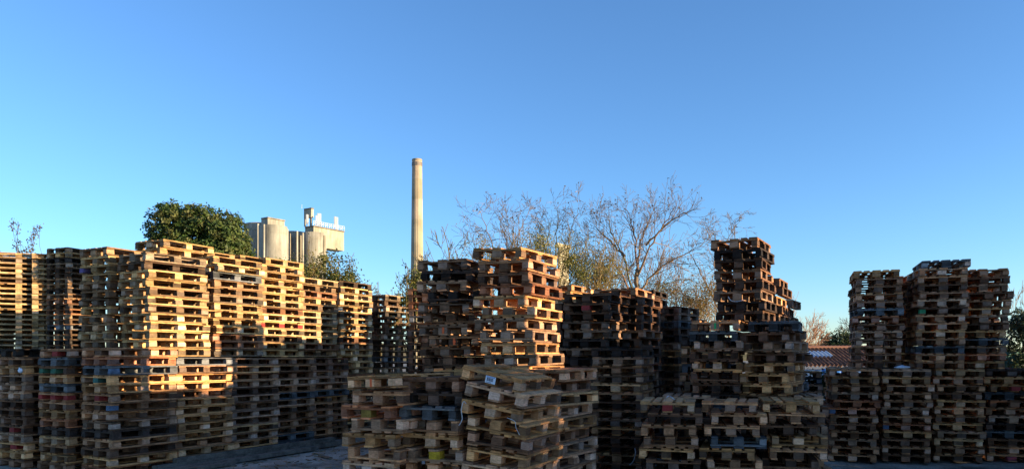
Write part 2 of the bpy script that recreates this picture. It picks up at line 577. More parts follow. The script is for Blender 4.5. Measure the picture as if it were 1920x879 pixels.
# unseen stacks added beyond the right frame edge to shade the yard
for i, (xx, yy, nn) in enumerate(((9.2, 2.2, 26), (9.2, 3.45, 27), (9.2, 4.7, 27), (10.2, 2.4, 27), (10.2, 3.7, 27), (9.4, 5.95, 19), (9.4, 7.2, 22), (9.6, 8.65, 21), (9.9, 9.95, 21),
                                  (11.6, 11.2, 26), (11.7, 12.5, 26), (11.8, 9.9, 24), (12.5, 11.2, 26), (11.7, 13.8, 21), (11.9, 15.1, 21))):
    stack("X%d" % i, 0, yy, 0, 0, 19 if i not in (5, 6, 7, 8) else 4, .150, "hidden stack", n=nn, X=xx, mix=MID, hidden=True, jit=.05)
    if i in (5, 6, 7, 8):
        stack("Y%d" % i, 0, yy + .1, 0, 0, -9, .150, "hidden stack", n=nn, X=xx + .95, mix=MID, hidden=True, jit=.05)

ROLL = {("F3", 0): 13, ("F3", 1): 11.5, ("F3", 2): 8.5, ("F3", 3): 7, ("F3", 4): 6.5, ("F3", 5): 5.5, ("F3", 6): 4.5, ("F3", 7): 3, ("F3", 8): 1.5,
        ("C", 0): 3.0, ("F1", 0): -2.5, ("RL3", 0): 0, ("U4", 0): 0}
SHIFT = {("C", 0): (-0.03, 0.02, 7), ("T", 0): (-0.05, 0.0, 2), ("T", 2): (-.03, 0, 0), ("U3", 0): (0.0, -0.02, -1), ("RU3", 3): (0.06, 0, 3), ("RU3", 4): (0.06, 0, 0), ("F1", 0): (0.06, 0.0, 2),
         ("J3", 4): (0.08, -0.05, 2), ("F4", 2): (0.06, -.1, 8), ("F4", 0): (0.02, -.04, -3), ("F4", 7): (.05, -.1, 4), ("G2", 0): (-.06, -.1, 0), ("H2", 3): (0.10, 0.05, 0), ("J3", 6): (.12, -.1, 4)}

def footprint(q):
    a = R(q["yaw"])
    cx, cy = Vector((math.cos(a), -math.sin(a))), Vector((math.sin(a), math.cos(a)))
    c = Vector((q["x"], q["y"])) - cx * .4 + cy * .6
    return c, cx, cy


def overlap(a, b):
    if a["z0"] + a["n"] * a["p"] <= b["z0"] + .01 or b["z0"] + b["n"] * b["p"] <= a["z0"] + .01:
        return 0
    ca, ax, ay = footprint(a)
    cb, bx, by = footprint(b)
    m = 9
    for ax_ in (ax, ay, bx, by):
        ra = .4 * abs(ax.dot(ax_)) + .6 * abs(ay.dot(ax_))
        rb = .4 * abs(bx.dot(ax_)) + .6 * abs(by.dot(ax_))
        m = min(m, ra + rb - abs((ca - cb).dot(ax_)))
    return m


# rows behind give way to the stacks in front of them
main_ = [q for q in STK if "_row" not in q["key"]]
keep = list(main_)
for q in STK:
    if "_row" in q["key"] and all(overlap(q, o_) < .06 for o_ in keep):
        keep.append(q)
for i_ in range(len(main_)):
    for j_ in range(i_):
        ov = overlap(main_[i_], main_[j_])
        if ov > .02:
            print("OVERLAP", main_[i_]["key"], main_[j_]["key"], round(ov, 2))
STK = keep
FLIP = re.compile(r"^(C|C2|F\d|H\d|J\d\w?)$")
NARROW = re.compile(r"^(C|C2|B1|F\d|H\d|J\d\w?|T\d?)(_|$)")
SHADE_GAIN = (("F", 2.1), ("H", 1.75), ("J", 1.9), ("C3", 1.0), ("C", 1.15), ("T", 0.8), ("R", 2.2), ("B", 1.6), ("G5", 1.3), ("G", 1.05), ("L", 1.4))  # albedo gain per stack group lifts shaded wood in place of fill light
PAL = []
for s in STK:
    r = random.Random(s["key"])
    nx_, ny_ = (0.87, 0.86) if NARROW.match(s["key"]) else (1.0, 1.0)
    shade_gain = next((g_ for k_, g_ in SHADE_GAIN if s["key"].startswith(k_)), 1.0)
    z = s["z0"]
    prev_sin = 0.0
    n = s["n"]
    cx_dir = Vector((math.cos(R(s["yaw"])), -math.sin(R(s["yaw"]))))
    cy_dir = Vector((math.sin(R(s["yaw"])), math.cos(R(s["yaw"]))))
    drift = Vector((0, 0))
    for k in range(n):                                  # from the bottom up
        i = n - 1 - k                                   # number from the top
        j = s["jit"]
        drift += Vector((r.uniform(-1, 1), r.uniform(-1, 1))) * j * 0.25
        drift *= 0.93
        stag = (1 if k % 2 else -1) * j * 0.55
        dx = stag + r.uniform(-j, j) * .7 + drift.x + s["lean"][0] * k
        dy = r.uniform(-j, j) * .6 + drift.y + s["lean"][1] * k
        dyaw = r.gauss(0, j * 45)
        if (s["key"], i) in SHIFT:
            a = SHIFT[(s["key"], i)]
            dx += a[0]; dy += a[1]; dyaw += a[2]
        roll = ROLL.get((s["key"], i), 0.0) + r.gauss(0, j * 11)
        pit = r.gauss(0, j * 6)
        corner = Vector((s["x"], s["y"])) + cx_dir * (-0.4 * nx_ + dx) + cy_dir * (0.6 * ny_ + dy)
        rs = math.sin(R(ROLL.get((s["key"], i), 0.0)))
        zc = z + 0.4 * abs(rs)
        M = Matrix.Translation((corner.x, corner.y, zc + r.uniform(-.001, .004))) @ Euler((R(pit), R(roll), -R(s["yaw"] + dyaw)), 'XYZ').to_matrix().to_4x4() @ Matrix.Diagonal((nx_, ny_, s["p"] / 0.1495, 1))
        if FLIP.match(s["key"]) and i > 1 and r.random() < (.6 if k % 2 else .1):
            M = M @ Matrix.Translation((0, 0, 0.1445)) @ Matrix.Rotation(math.pi, 4, 'Y')
        tn = tone_pick(r, s["mix"])
        k_ = r.uniform(0.75, 1.25) * (shade_gain if tn[0] not in ('blue grey', 'pale') else shade_gain ** .2 * (.8 if s['key'][0] != 'U' else 1))
        wf = (1.06, 0.98, 0.86) if s["key"][0] == "U" or tn[0] == "blue grey" else (1.13, 0.865, 0.73)  # warmer wood colour on shaded stacks offsets the blue skylight
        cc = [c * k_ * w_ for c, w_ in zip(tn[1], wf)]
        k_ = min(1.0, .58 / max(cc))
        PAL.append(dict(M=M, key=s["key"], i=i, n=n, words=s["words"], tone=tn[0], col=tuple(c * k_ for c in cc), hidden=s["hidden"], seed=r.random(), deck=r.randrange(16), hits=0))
        z += s["p"]

# how much of the picture each pallet shows
bv, bf, own = [], [], []
for q, P in enumerate(PAL):
    b0 = len(bv)
    for zz in (0.0, PH):
        for xx, yy in ((-.4, -.6), (.4, -.6), (.4, .6), (-.4, .6)):
            bv.append(P["M"] @ Vector((xx, yy, zz)))
    for f in ((0, 3, 2, 1), (4, 5, 6, 7), (0, 1, 5, 4), (1, 2, 6, 5), (2, 3, 7, 6), (3, 0, 4, 7)):
        bf.append(tuple(b0 + a for a in f))
        own.append(q)
tree = BVHTree.FromPolygons(bv, bf)
co = Vector((0, 0, CAM_Z))
for py in range(436, 879, 4):
    for px in range(2, 1920, 4):
        d = Vector(((px - 960) / F_PX, 1.0, -(py - HOR) / F_PX)).normalized()
        hit = tree.ray_cast(co, d)
        if hit[2] is not None:
            PAL[own[hit[2]]]["hits"] += 1
order = sorted(range(len(PAL)), key=lambda q: -PAL[q]["hits"])
single = set([q for q in order if PAL[q]["hits"] > 0 and "hidden" not in PAL[q]["words"] and PAL[q]["n"] and not PAL[q]["hidden"]][:300])
print("PALLETS", len(PAL), "visible", sum(P["hits"] > 0 for P in PAL), "singles", len(single), "min hits", min(PAL[q]["hits"] for q in single))

ORD = "topmost second third fourth fifth sixth seventh eighth ninth tenth eleventh twelfth thirteenth fourteenth fifteenth sixteenth seventeenth eighteenth nineteenth twentieth".split() + ["twenty-first", "twenty-second", "twenty-third", "twenty-fourth", "twenty-fifth", "twenty-sixth", "twenty-seventh", "twenty-eighth"]


def piece(name, me, parent, loc, color, rot=0.0):
    o = bpy.data.objects.new(name, me)
    COL.objects.link(o)
    o.parent = parent
    o.location = loc
    if rot:
        o.rotation_euler.z = rot
    o.color = (*color, 1)
    return o


def block_colour(P, r):
    k = r.choice((0.35, 0.55, 0.8, 1.0, 1.3, 1.7, 2.0)) * r.uniform(0.9, 1.1)
    c = P["col"]
    g_ = sum(c) / 3
    s = r.uniform(0.0, 0.4)
    return tuple((a * (1 - s) + g_ * s) * k for a in c)


bulk = MB()
EMP = {}
for q, P in enumerate(PAL):
    r = random.Random(P["seed"])
    paint = PAINT.get((P["key"], P["i"]))
    stripe = STRIPE.get((P["key"], P["i"]))
    if q in single:
        loc, rot, sc = P["M"].decompose()
        desc = P["tone"] + " wooden pallet"
        if paint:
            desc = P["tone"] + " pallet with " + paint[2] + ","
        elif stripe:
            desc = P["tone"] + " pallet with a painted stripe,"
        tail = f"topmost of the {P['words']}" if P['i'] == 0 else f"{ORD[P['i']]} down in the {P['words']}"
        lab = desc.rstrip(",") + ", " + tail
        if len(lab.split()) > 16:
            lab = f"{P['tone']} pallet, {tail}"
        e = thing("wooden_pallet", lab, "pallet", loc, "wooden pallets stacked in the yard")
        e.rotation_mode = 'XYZ'
        e.rotation_euler = rot.to_euler()
        e.scale = sc
        EMP[(P['key'], P['i'])] = (e, P['M'])
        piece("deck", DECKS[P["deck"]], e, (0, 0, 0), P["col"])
        for b_ in range(9):
            x, y = BLOCK_POS[b_]
            col = block_colour(P, r)
            me = BLOCKS[(0 if b_ % 3 != 1 else 1) + 2 * r.randrange(2)]
            o = piece("block", me, e, (x + r.gauss(0, .007), y + r.gauss(0, .006), 0.061), col, r.gauss(0, .05))
            if paint and b_ in paint[0]:
                o.color = (*paint[1], 1)
                o["label"] = paint[2].replace("one ", "").replace("blocks", "block")
            if stripe and stripe[0] == b_:
                mb = MB()
                mb.box((x + 0.005, y - 0.0745, 0.064), (0.034, 0.006, 0.086), col=stripe[1])
                so_ = mb.mesh("paint_stripe")
                so_.materials.append(PLAIN)
                piece("paint_stripe", so_, e, (0, 0, 0), (1, 1, 1))
        for b_ in range(3):
            x, wd = BOTTOM_X[b_]
            k = r.choice((.5, .8, 1.1, 1.5)) * r.uniform(.9, 1.1)
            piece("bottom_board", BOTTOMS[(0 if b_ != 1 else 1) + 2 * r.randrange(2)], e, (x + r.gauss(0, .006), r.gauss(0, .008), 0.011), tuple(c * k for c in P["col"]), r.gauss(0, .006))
    else:
        M = P["M"]
        for c_, s_, col_, j_ in DECK_SPECS[P["deck"]]:
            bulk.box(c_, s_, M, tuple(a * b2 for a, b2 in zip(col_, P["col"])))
        for b_ in range(9):
            x, y = BLOCK_POS[b_]
            col = block_colour(P, r)
            if paint and b_ in paint[0]:
                col = paint[1]
            bulk.box((x, y, 0.061), block_size(b_), M, col)
        for x, wd in BOTTOM_X:
            k = r.choice((.5, .8, 1.1, 1.5)) * r.uniform(.9, 1.1)
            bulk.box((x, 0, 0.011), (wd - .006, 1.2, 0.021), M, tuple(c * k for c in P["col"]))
o = bulk.build("stacked_pallets", WOOD)  # also carries the unseen stacks added for shade
tag(o, "mass of further weathered wooden pallets in stacks behind the nearer ones", "pallets", kind="stuff")
#MORE
# ------------------------------------------------------------------ trees
def rot_about(d, ang, r):
    ax = d.orthogonal().normalized()
    ax.rotate(Matrix.Rotation(r.uniform(0, 6.283), 3, d))
    v = d.copy()
    v.rotate(Matrix.Rotation(ang, 3, ax))
    return v


class Grow:
    """One bare tree, grown at unit scale from the origin: limbs and twigs."""

    def __init__(self, seed, levels, up=0.12, wob=0.14, kids=(3, 5), ang=(22, 48), ratio=(0.55, 0.8), r0=0.022, rk=0.62, thin=0.0016, crown=0.22):
        self.r = random.Random(seed)
        self.levels, self.up, self.wob, self.kids, self.ang, self.ratio, self.rk, self.thin = levels, up, wob, kids, ang, ratio, rk, thin
        self.paths = []
        self.tips = []
        self.r0 = r0
        self.crown = crown

    def limb(self, p, d, L, rad, lev):
        r = self.r
        k = 5 if lev < 3 else 3
        pts, rads = [p.copy()], [rad]
        end = max(self.thin, rad * (0.55 if lev < self.levels else 0.3))
        for i in range(1, k + 1):
            d = (d + Vector((r.gauss(0, self.wob), r.gauss(0, self.wob), r.gauss(0, self.wob) + self.up)) * (1.0 if lev else 0.35)).normalized()
            p = p + d * (L / k)
            pts.append(p.copy())
            rads.append(rad + (end - rad) * i / k)
        self.paths.append((lev, pts, rads))
        if lev >= self.levels:
            self.tips.append(p.copy())
            return
        n = r.randint(*self.kids)
        for c in range(n):
            f = 1.0 if c == 0 else r.uniform(0.35, 1.0)
            j = min(k, max(1, int(round(f * k))))
            a = R(r.uniform(*self.ang)) * (0.45 if c == 0 else 1.0)
            self.limb(pts[j], rot_about(d, a, r), self.crown * r.uniform(.8, 1.15) if lev == 0 else L * r.uniform(*self.ratio), max(self.thin, rads[j] * (self.rk if c else 0.85)), lev + 1)


def plant(name, label, cat, px, Y, ytop, wpx, seed, levels=5, stems=1, bark=(0.16, 0.125, 0.09), twig=(0.15, 0.10, 0.075), leaves=0, leaf_s=0.06,
          leaf_cols=((0.10, 0.09, 0.03),), group=None, split=1, lean=0.0, leaf_spread=0.02, thin=0.0016, trunk_frac=0.35, base=0.0, r0=0.02, leaf_near=1.0, first_part="trunk", **kw):
    r = random.Random(seed * 13 + 5)
    paths, tips = [], []
    for s_ in range(stems):
        gr = Grow(seed + s_ * 31, levels, r0=r0, thin=thin, **kw)
        a = r.uniform(0, 6.283)
        off = Vector((math.cos(a), math.sin(a), 0)) * (0.05 if stems > 1 else 0)
        d = Vector((lean + (math.cos(a) * r.uniform(.05, .35) if stems > 1 else 0), math.sin(a) * r.uniform(.05, .3) if stems > 1 else 0, 1)).normalized()
        gr.limb(off, d, trunk_frac * r.uniform(.85, 1.1), gr.r0, 0)
        paths += gr.paths
        tips += gr.tips
    zmax = max(q.z for _, pts, _ in paths for q in pts)
    xs_ = sorted(q.x for q in tips)
    lo, hi = xs_[int(len(xs_) * .01)], xs_[int(len(xs_) * .99) - 1]
    H = px_z(ytop, Y) - base
    Wm = wpx / F_PX * Y
    sz = H / zmax
    sx = Wm / max(1e-3, hi - lo)
    sx = min(max(sx, sz * 0.6), sz * 1.7)
    cx = (lo + hi) / 2
    # the given pixel is the middle of the crown
    ox = px_x(px, Y) - cx * sx
    e = thing(name, label, cat, (ox, Y, base), group)
    T = lambda q: Vector((ox + q.x * sx, Y + q.y * sx, base + q.z * sz))
    tr, cr, lf = MB(), MB(), MB()
    for lev, pts, rads in paths:
        big = lev <= split
        k_ = r.uniform(0.75, 1.25)
        (tr if big else cr).tube([T(q) for q in pts], [x * sz for x in rads], 7 if lev == 0 else (5 if big else 3), tuple(c * k_ for c in (bark if big else twig)), cap=False)
    tr.build(first_part, BARK, e, smooth=True)
    cr.build("crown", BARK, e)
    if leaves:
        src = [p_ for lev, pts, _ in paths if lev >= levels - 1 for p_ in pts[1:]] if leaf_near else tips
        for _ in range(leaves):
            q = T(r.choice(src if r.random() < leaf_near else tips))
            q = q + Vector((r.gauss(0, 1), r.gauss(0, 1), r.gauss(0, 1))) * leaf_spread
            c = r.choice(leaf_cols)
            k_ = r.uniform(0.6, 1.3)
            lf.leaf(q, leaf_s * r.uniform(0.6, 1.3), r, tuple(a * k_ for a in c))
        lf.build("leaves", LEAF, e)
    return e


YG = ((0.25, 0.22, 0.055), (0.17, 0.18, 0.045), (0.32, 0.24, 0.07), (0.11, 0.13, 0.035))
DRY = ((0.10, 0.06, 0.03), (0.07, 0.05, 0.03))
GREEN_L = ((0.075, 0.10, 0.022), (0.11, 0.12, 0.03), (0.05, 0.08, 0.02), (0.15, 0.13, 0.035))
BG = "bare trees behind the pallet yard"
def drawn_tree(label, Y, trunk, limbs, seed, rt, rb, twig_len=0.95, step=0.24, levels=4, thin=0.009, leaves=0, bark=(0.19, 0.135, 0.085), twig=(0.095, 0.066, 0.05), depth=1.1):
    """a bare tree whose trunk and main limbs follow given courses; the twigs grow from them in all directions"""
    r = random.Random(seed)
    gr = Grow(seed, levels, up=0.03, wob=0.15, kids=(3, 4), ang=(22, 58), ratio=(0.5, 0.78), rk=0.68, thin=thin)
    e = thing("bare_tree", label, "tree", (px_x(trunk[0][0], Y), Y, 0), BG)

    def course(pts, y0, y1, wob):
        q = [Vector((px_x(a, Y), 0, px_z(b, Y))) for a, b in pts]
        out = []
        for n_ in range(len(q) - 1):
            p0, p1, p2, p3 = q[max(n_ - 1, 0)], q[n_], q[n_ + 1], q[min(n_ + 2, len(q) - 1)]
            for k_ in range(6):
                u = k_ / 6
                out.append(0.5 * ((2 * p1) + (p2 - p0) * u + (2 * p0 - 5 * p1 + 4 * p2 - p3) * u * u + (3 * p1 - p0 - 3 * p2 + p3) * u ** 3))
        out.append(q[-1].copy())
        for n_, p_ in enumerate(out):
            f = n_ / (len(out) - 1)
            p_.y = Y + y0 + (y1 - y0) * f ** 0.8
            if 0 < n_:
                p_ += Vector((r.gauss(0, wob), r.gauss(0, wob), r.gauss(0, wob * .5)))
        return out

    tr, cr, lf = MB(), MB(), MB()
    tp = course(trunk, 0, 0, 0.012)
    tp[0].z = 0
    tr.tube(tp, [rt * (1 - .35 * n_ / (len(tp) - 1)) for n_ in range(len(tp))], 9, bark)
    for pts in limbs:
        y1 = r.uniform(-depth, depth)
        c = course(pts, 0, y1, 0.022)
        nn = len(c)
        rad = [max(thin * 1.2, rb * r.uniform(.85, 1.1) * (1 - .85 * n_ / (nn - 1))) for n_ in range(nn)]
        tr.tube(c, rad, 6, tuple(a * r.uniform(.8, 1.15) for a in bark))
        acc = 0
        for n_ in range(1, nn):
            acc += (c[n_] - c[n_ - 1]).length
            f = n_ / (nn - 1)
            while acc > step and f > .18:
                acc -= step
                d = (c[n_] - c[n_ - 1]).normalized()
                gr.limb(c[n_], rot_about(d, R(r.uniform(25, 68)), r), twig_len * (1.05 - .45 * f) * r.uniform(.6, 1.2), max(thin * 1.1, rad[n_] * .55), 2)
        gr.limb(c[-1], (c[-1] - c[-2]).normalized(), twig_len * .7, rad[-1], 2)
    for lev, pts, rads in gr.paths:
        k_ = r.uniform(0.75, 1.25)
        cr.tube(pts, rads, 3, tuple(a * k_ for a in twig), cap=False)
    tr.build("trunk", BARK, e, smooth=True)
    cr.build("crown", BARK, e)
    if leaves:
        for _ in range(leaves):
            lf.leaf(r.choice(gr.tips) + Vector((r.gauss(0, .02), r.gauss(0, .02), r.gauss(0, .02))), 0.075 * r.uniform(.6, 1.3), r, r.choice(DRY))
        lf.build("leaves", LEAF, e)
    return e


drawn_tree("big bare spreading tree with a forked trunk between tower and centre stack", 25, [(1199, 700), (1196, 600), (1193, 545), (1194, 505)],
           [[(1193, 560), (1172, 480), (1150, 420), (1150, 392)], [(1194, 510), (1192, 440), (1184, 410), (1178, 380)], [(1194, 505), (1208, 440), (1224, 410), (1224, 376)],
            [(1194, 520), (1222, 455), (1248, 415), (1262, 388)], [(1198, 545), (1240, 500), (1282, 478), (1300, 468)], [(1190, 570), (1160, 510), (1128, 480), (1104, 470)],
            [(1210, 460), (1245, 425), (1275, 405), (1286, 412)], [(1172, 480), (1148, 450), (1125, 425), (1116, 395)], [(1205, 590), (1232, 545), (1268, 525), (1300, 520)]],
           11, 0.10, 0.040, leaves=300, levels=4, twig_len=.8, thin=.0047, twig=(.20, .15, .11))
drawn_tree("slender bare tree with upright stems, second right of the chimney", 24, [(950, 700), (948, 620), (946, 570)],
           [[(946, 590), (930, 480), (908, 423), (902, 402)], [(946, 570), (950, 460), (938, 415), (942, 394)], [(947, 580), (968, 470), (980, 418), (992, 397)], [(944, 600), (915, 520), (890, 460), (878, 429)], [(950, 560), (962, 450), (964, 418), (962, 398)]],
           22, 0.05, 0.026, leaves=190, twig_len=.68, thin=.0047, twig=(.20, .15, .11))
drawn_tree("twiggy bare tree rising above the sunlit centre stack", 26, [(1042, 700), (1040, 610), (1040, 560)],
           [[(1040, 590), (1022, 470), (1010, 418), (1002, 397)], [(1040, 560), (1042, 450), (1046, 412), (1040, 391)], [(1041, 580), (1062, 470), (1074, 420), (1082, 399)], [(1040, 600), (1070, 520), (1098, 455), (1112, 431)], [(1036, 570), (1024, 480), (1030, 423), (1024, 401)]],
           35, 0.052, 0.026, leaves=190, twig_len=.68, thin=.0047, twig=(.20, .15, .11))
plant("bare_tree", "thin sapling with few leaves next to the chimney", "tree", 862, 22, 412, 120, 41, levels=5, stems=3, leaves=300, leaf_s=0.055, leaf_cols=YG, group=BG,
      kids=(2, 4), ang=(20, 56), up=0.03, r0=0.0075, rk=.72, trunk_frac=0.50, crown=0.2, ratio=(.6, .85), thin=0.0013, twig=(0.19, 0.14, 0.08))
drawn_tree("thin bare tree sticking out behind the tall tower stack", 27, [(1372, 700), (1366, 620), (1360, 560)],
           [[(1360, 580), (1345, 490), (1325, 434), (1318, 419)], [(1360, 560), (1362, 470), (1380, 429), (1394, 412)], [(1358, 570), (1350, 470), (1348, 429), (1342, 415)], [(1356, 600), (1325, 530), (1300, 480), (1285, 450)], [(1366, 540), (1372, 460), (1368, 429), (1366, 418)]],
           57, 0.052, 0.026, leaves=60, twig_len=.52, thin=.0047, twig=(.20, .15, .11))
plant("bare_tree", "small pruned bare tree left of the chimney foot", "tree", 738, 21.5, 500, 66, 63, levels=4, stems=2, group=BG, kids=(3, 3), ang=(25, 50), up=0.10, r0=0.012,
      trunk_frac=0.55, crown=.16, ratio=(0.5, 0.75), thin=0.0026, bark=(0.13, 0.12, 0.11), twig=(0.13, 0.12, 0.11))
plant("bare_tree", "rusty brown bare tree glowing right of the tower", "tree", 1488, 31, 545, 110, 71, levels=5, stems=5, group=BG, kids=(3, 4), ang=(16, 44), up=0.05, r0=0.008, trunk_frac=0.36,
      thin=0.0014, bark=(0.30, 0.17, 0.10), twig=(0.36, 0.20, 0.12))
plant("bare_tree", "pale bare tree behind the tiled shed", "tree", 1592, 42, 578, 50, 83, levels=5, group=BG, kids=(3, 4), ang=(22, 50), up=0.05, r0=0.012, trunk_frac=0.36, thin=0.0018, twig=(0.24, 0.21, 0.17))
plant("bare_tree", "grey bare tree at the right picture edge", "tree", 1906, 25, 518, 66, 91, levels=5, stems=2, group=BG, kids=(2, 4), ang=(18, 48), up=0.06, r0=0.010, trunk_frac=0.36, thin=0.0014, twig=(0.24, 0.20, 0.16))
# saplings upper left
for i, (px, yt, wp, sd_) in enumerate(((42, 414, 34, 3), (52, 418, 26, 6), (74, 424, 30, 9), (-6, 424, 34, 14))):
    words = ("tallest leafy sapling tip above the neat lit stacks", "middle leafy sapling tip above the neat lit stacks", "loose leafy sapling tip nearest the narrow dark stack", "leafy sapling tip cut by the left picture edge")[i]
    plant("sapling", words, "sapling", px, 27, yt, wp, sd_, levels=4, kids=(2, 3), ang=(10, 26), up=0.22, wob=0.06, r0=0.006, trunk_frac=0.62, ratio=(0.3, 0.5), thin=0.001,
          leaves=150, leaf_s=0.085, leaf_cols=((0.10, 0.09, 0.05), (0.07, 0.075, 0.045), (0.16, 0.12, 0.07)), leaf_spread=0.05, group="saplings over the left stacks")
# thicket of thin stems behind the middle
TH = "thin stemmed bushes behind the pallets"
TW = (0.21, 0.15, 0.07)
for i, (px, Y, yt, wp, lv, lab) in enumerate((
        (925, 22.5, 432, 120, 500, "yellowish twiggy bush between chimney and sunlit centre stack"),
        (1012, 23.0, 408, 110, 800, "yellow green twiggy bush over the left of the sunlit centre stack"),
        (1075, 23.5, 425, 110, 900, "dense yellow green bush touching the pale far building"),
        (1128, 24.0, 445, 100, 600, "yellow twiggy bush left of the big bare tree"),
        (1165, 28.0, 420, 100, 200, "reddish twiggy bush behind the big bare tree"),
        (1245, 27.0, 450, 110, 260, "brownish twiggy bush right of the forked trunk"),
        (1290, 26.0, 500, 100, 500, "tawny bush left of the tower stack"),
        (1325, 25.0, 540, 90, 700, "orange brown bush against the tower stack"))):
    warm = i >= 4
    plant("bush", lab, "bush", px, Y, yt, wp, 100 + i * 7, levels=4, stems=6, kids=(2, 4), ang=(18, 58), up=0.01, wob=0.20, r0=0.0055, rk=.75, trunk_frac=0.48, crown=0.20, ratio=(0.6, 0.88), thin=0.0012,
          bark=TW if not warm else (0.22, 0.13, 0.065), twig=TW if not warm else (0.25, 0.15, 0.075), leaves=lv, leaf_s=0.06, leaf_cols=YG if not warm else YG + ((0.28, 0.15, 0.05), (0.30, 0.18, 0.07)), leaf_spread=0.06, group=TH, first_part="stems")
def leaf_mass(name, label, cat, blobs, Y, n, size, cols, seed, trunk=None, clump=0.16, surf=0.75, parent=None):
    """foliage as thousands of leaves, gathered in clumps near the outside of a few overlapping masses (px, py, rx px, ry px, depth m)"""
    r = random.Random(seed)
    e = parent or thing(name, label, cat, (px_x(blobs[0][0], Y), Y, 0))
    k = F_PX / Y
    cl = []
    vol = [b[2] * b[3] for b in blobs]
    for _ in range(int(n / 22)):
        b = r.choices(blobs, vol)[0]
        d = Vector((r.gauss(0, 1), r.gauss(0, 1), r.gauss(0, 1))).normalized()
        rad = 1 - abs(r.gauss(0, 1 - surf)) if r.random() < 0.9 else 1.06
        c = Vector((px_x(b[0], Y) + d.x * rad * b[2] / k, Y + d.y * rad * b[4], px_z(b[1], Y) + d.z * rad * b[3] / k))
        cl.append((c, r.choice(cols), r.uniform(0.65, 1.3), d))
    mb = MB()
    for c, col, kk, dd in cl:
        for _ in range(22):
            q = c + Vector((r.gauss(0, 1), r.gauss(0, 1), r.gauss(0, .8))) * clump * 0.55
            s_ = kk * r.uniform(0.75, 1.25)
            mb.leaf(q, size * r.uniform(0.7, 1.3), r, tuple(a * s_ for a in col), up=0.4, out=dd * 1.6)
    mb.build("foliage" if parent else "crown", LEAF, e)
    if trunk:
        tb = MB()
        x = px_x(trunk[0], Y)
        z1 = px_z(trunk[1], Y)
        tb.tube([Vector((x, Y, 0)), Vector((x + .05, Y + .05, z1 * .5)), Vector((x, Y, z1))], [trunk[2], trunk[2] * .85, trunk[2] * .5], 9, (0.13, 0.1, 0.07))
        tb.build("trunk", BARK, e, smooth=True)
    return e


IVY = ((0.055, 0.095, 0.02), (0.085, 0.115, 0.026), (0.04, 0.075, 0.02), (0.12, 0.125, 0.035))
leaf_mass("ivy_tree", "round dark green ivy covered tree rising behind the left wall", "tree",
          [(316, 424, 32, 40, .8), (345, 414, 38, 34, .8), (378, 420, 38, 32, .8), (408, 432, 34, 34, .9), (432, 442, 30, 40, .8), (320, 462, 36, 40, .8), (360, 462, 50, 50, .9), (415, 480, 52, 48, .9), (446, 492, 26, 44, .7)],
          20.0, 34000, 0.088, IVY, 5, trunk=(380, 470, .16), clump=.10)
leaf_mass("dark_bush", "dark evergreen bush in shade in front of the tiled shed", "bush", [(1532, 720, 26, 26, .4), (1515, 735, 20, 24, .4), (1550, 732, 18, 26, .35), (1575, 745, 22, 45, .35), (1570, 800, 24, 50, .35), (1535, 790, 30, 50, .4)], 17.5, 7000, 0.075, IVY, 8)
leaf_mass("evergreen_tree", "dark rounded evergreen behind the tiled shed roof", "tree", [(1570, 648, 24, 26, .8), (1586, 642, 16, 22, .7)], 36.0, 2600, 0.15, ((0.05, 0.075, 0.025), (0.08, 0.09, 0.03)), 9, trunk=(1574, 650, .12), clump=.3)
leaf_mass("conifer", "dark drooping conifer at the right picture edge", "tree", [(1918, 640, 20, 50, .5), (1930, 610, 24, 30, .5), (1902, 668, 16, 26, .4)], 17.5, 3000, 0.085, ((0.03, 0.055, 0.03), (0.04, 0.06, 0.028)), 10, trunk=(1922, 640, .1))
leaf_mass("olive_bush", "small olive bush left of the evergreen behind the shed", "bush", [(1552, 652, 14, 12, .6)], 38.0, 500, 0.14, ((0.22, 0.17, 0.08), (0.15, 0.13, 0.05)), 12, clump=.3)

# leafy brambles over the left wall
for i, (px, Y, yt, wp, lv, st, lab, blobs, nl) in enumerate((
        (520, 20.5, 478, 110, 300, 6, "low bramble in front of the nearer silo", [(505, 500, 40, 22, .4), (540, 512, 34, 28, .4)], 1500),
        (612, 21.0, 446, 130, 700, 9, "big arching bramble below the silo tower", [(625, 515, 42, 38, .5), (590, 515, 40, 30, .5), (650, 530, 26, 26, .4), (612, 488, 20, 22, .3)], 3600),
        (668, 22.0, 505, 60, 250, 6, "low bramble trailing down beside the far lit stack", [(668, 545, 24, 22, .4)], 700),
        (785, 20.5, 484, 66, 300, 5, "leafy bramble around the chimney foot", [(785, 520, 20, 34, .4), (772, 560, 20, 40, .4)], 1300))):
    plant("bramble", lab, "bramble", px, Y, yt, wp, 300 + i * 11, levels=4, stems=st, kids=(2, 3), ang=(20, 55), up=0.0, wob=0.22, r0=0.006, trunk_frac=0.5, ratio=(.5, .8), thin=0.0014,
          bark=(0.22, 0.15, 0.08), twig=(0.20, 0.14, 0.06), leaves=lv, leaf_s=0.075, leaf_cols=GREEN_L + YG, leaf_spread=0.05, group="brambles behind the left wall", first_part="stems")
    root = [o for o in COL.objects if o.get("label") == lab][0]
    leaf_mass("foliage", None, None, blobs, Y, nl, 0.078, GREEN_L + YG[:2], 400 + i, clump=.17, surf=.45, parent=root)

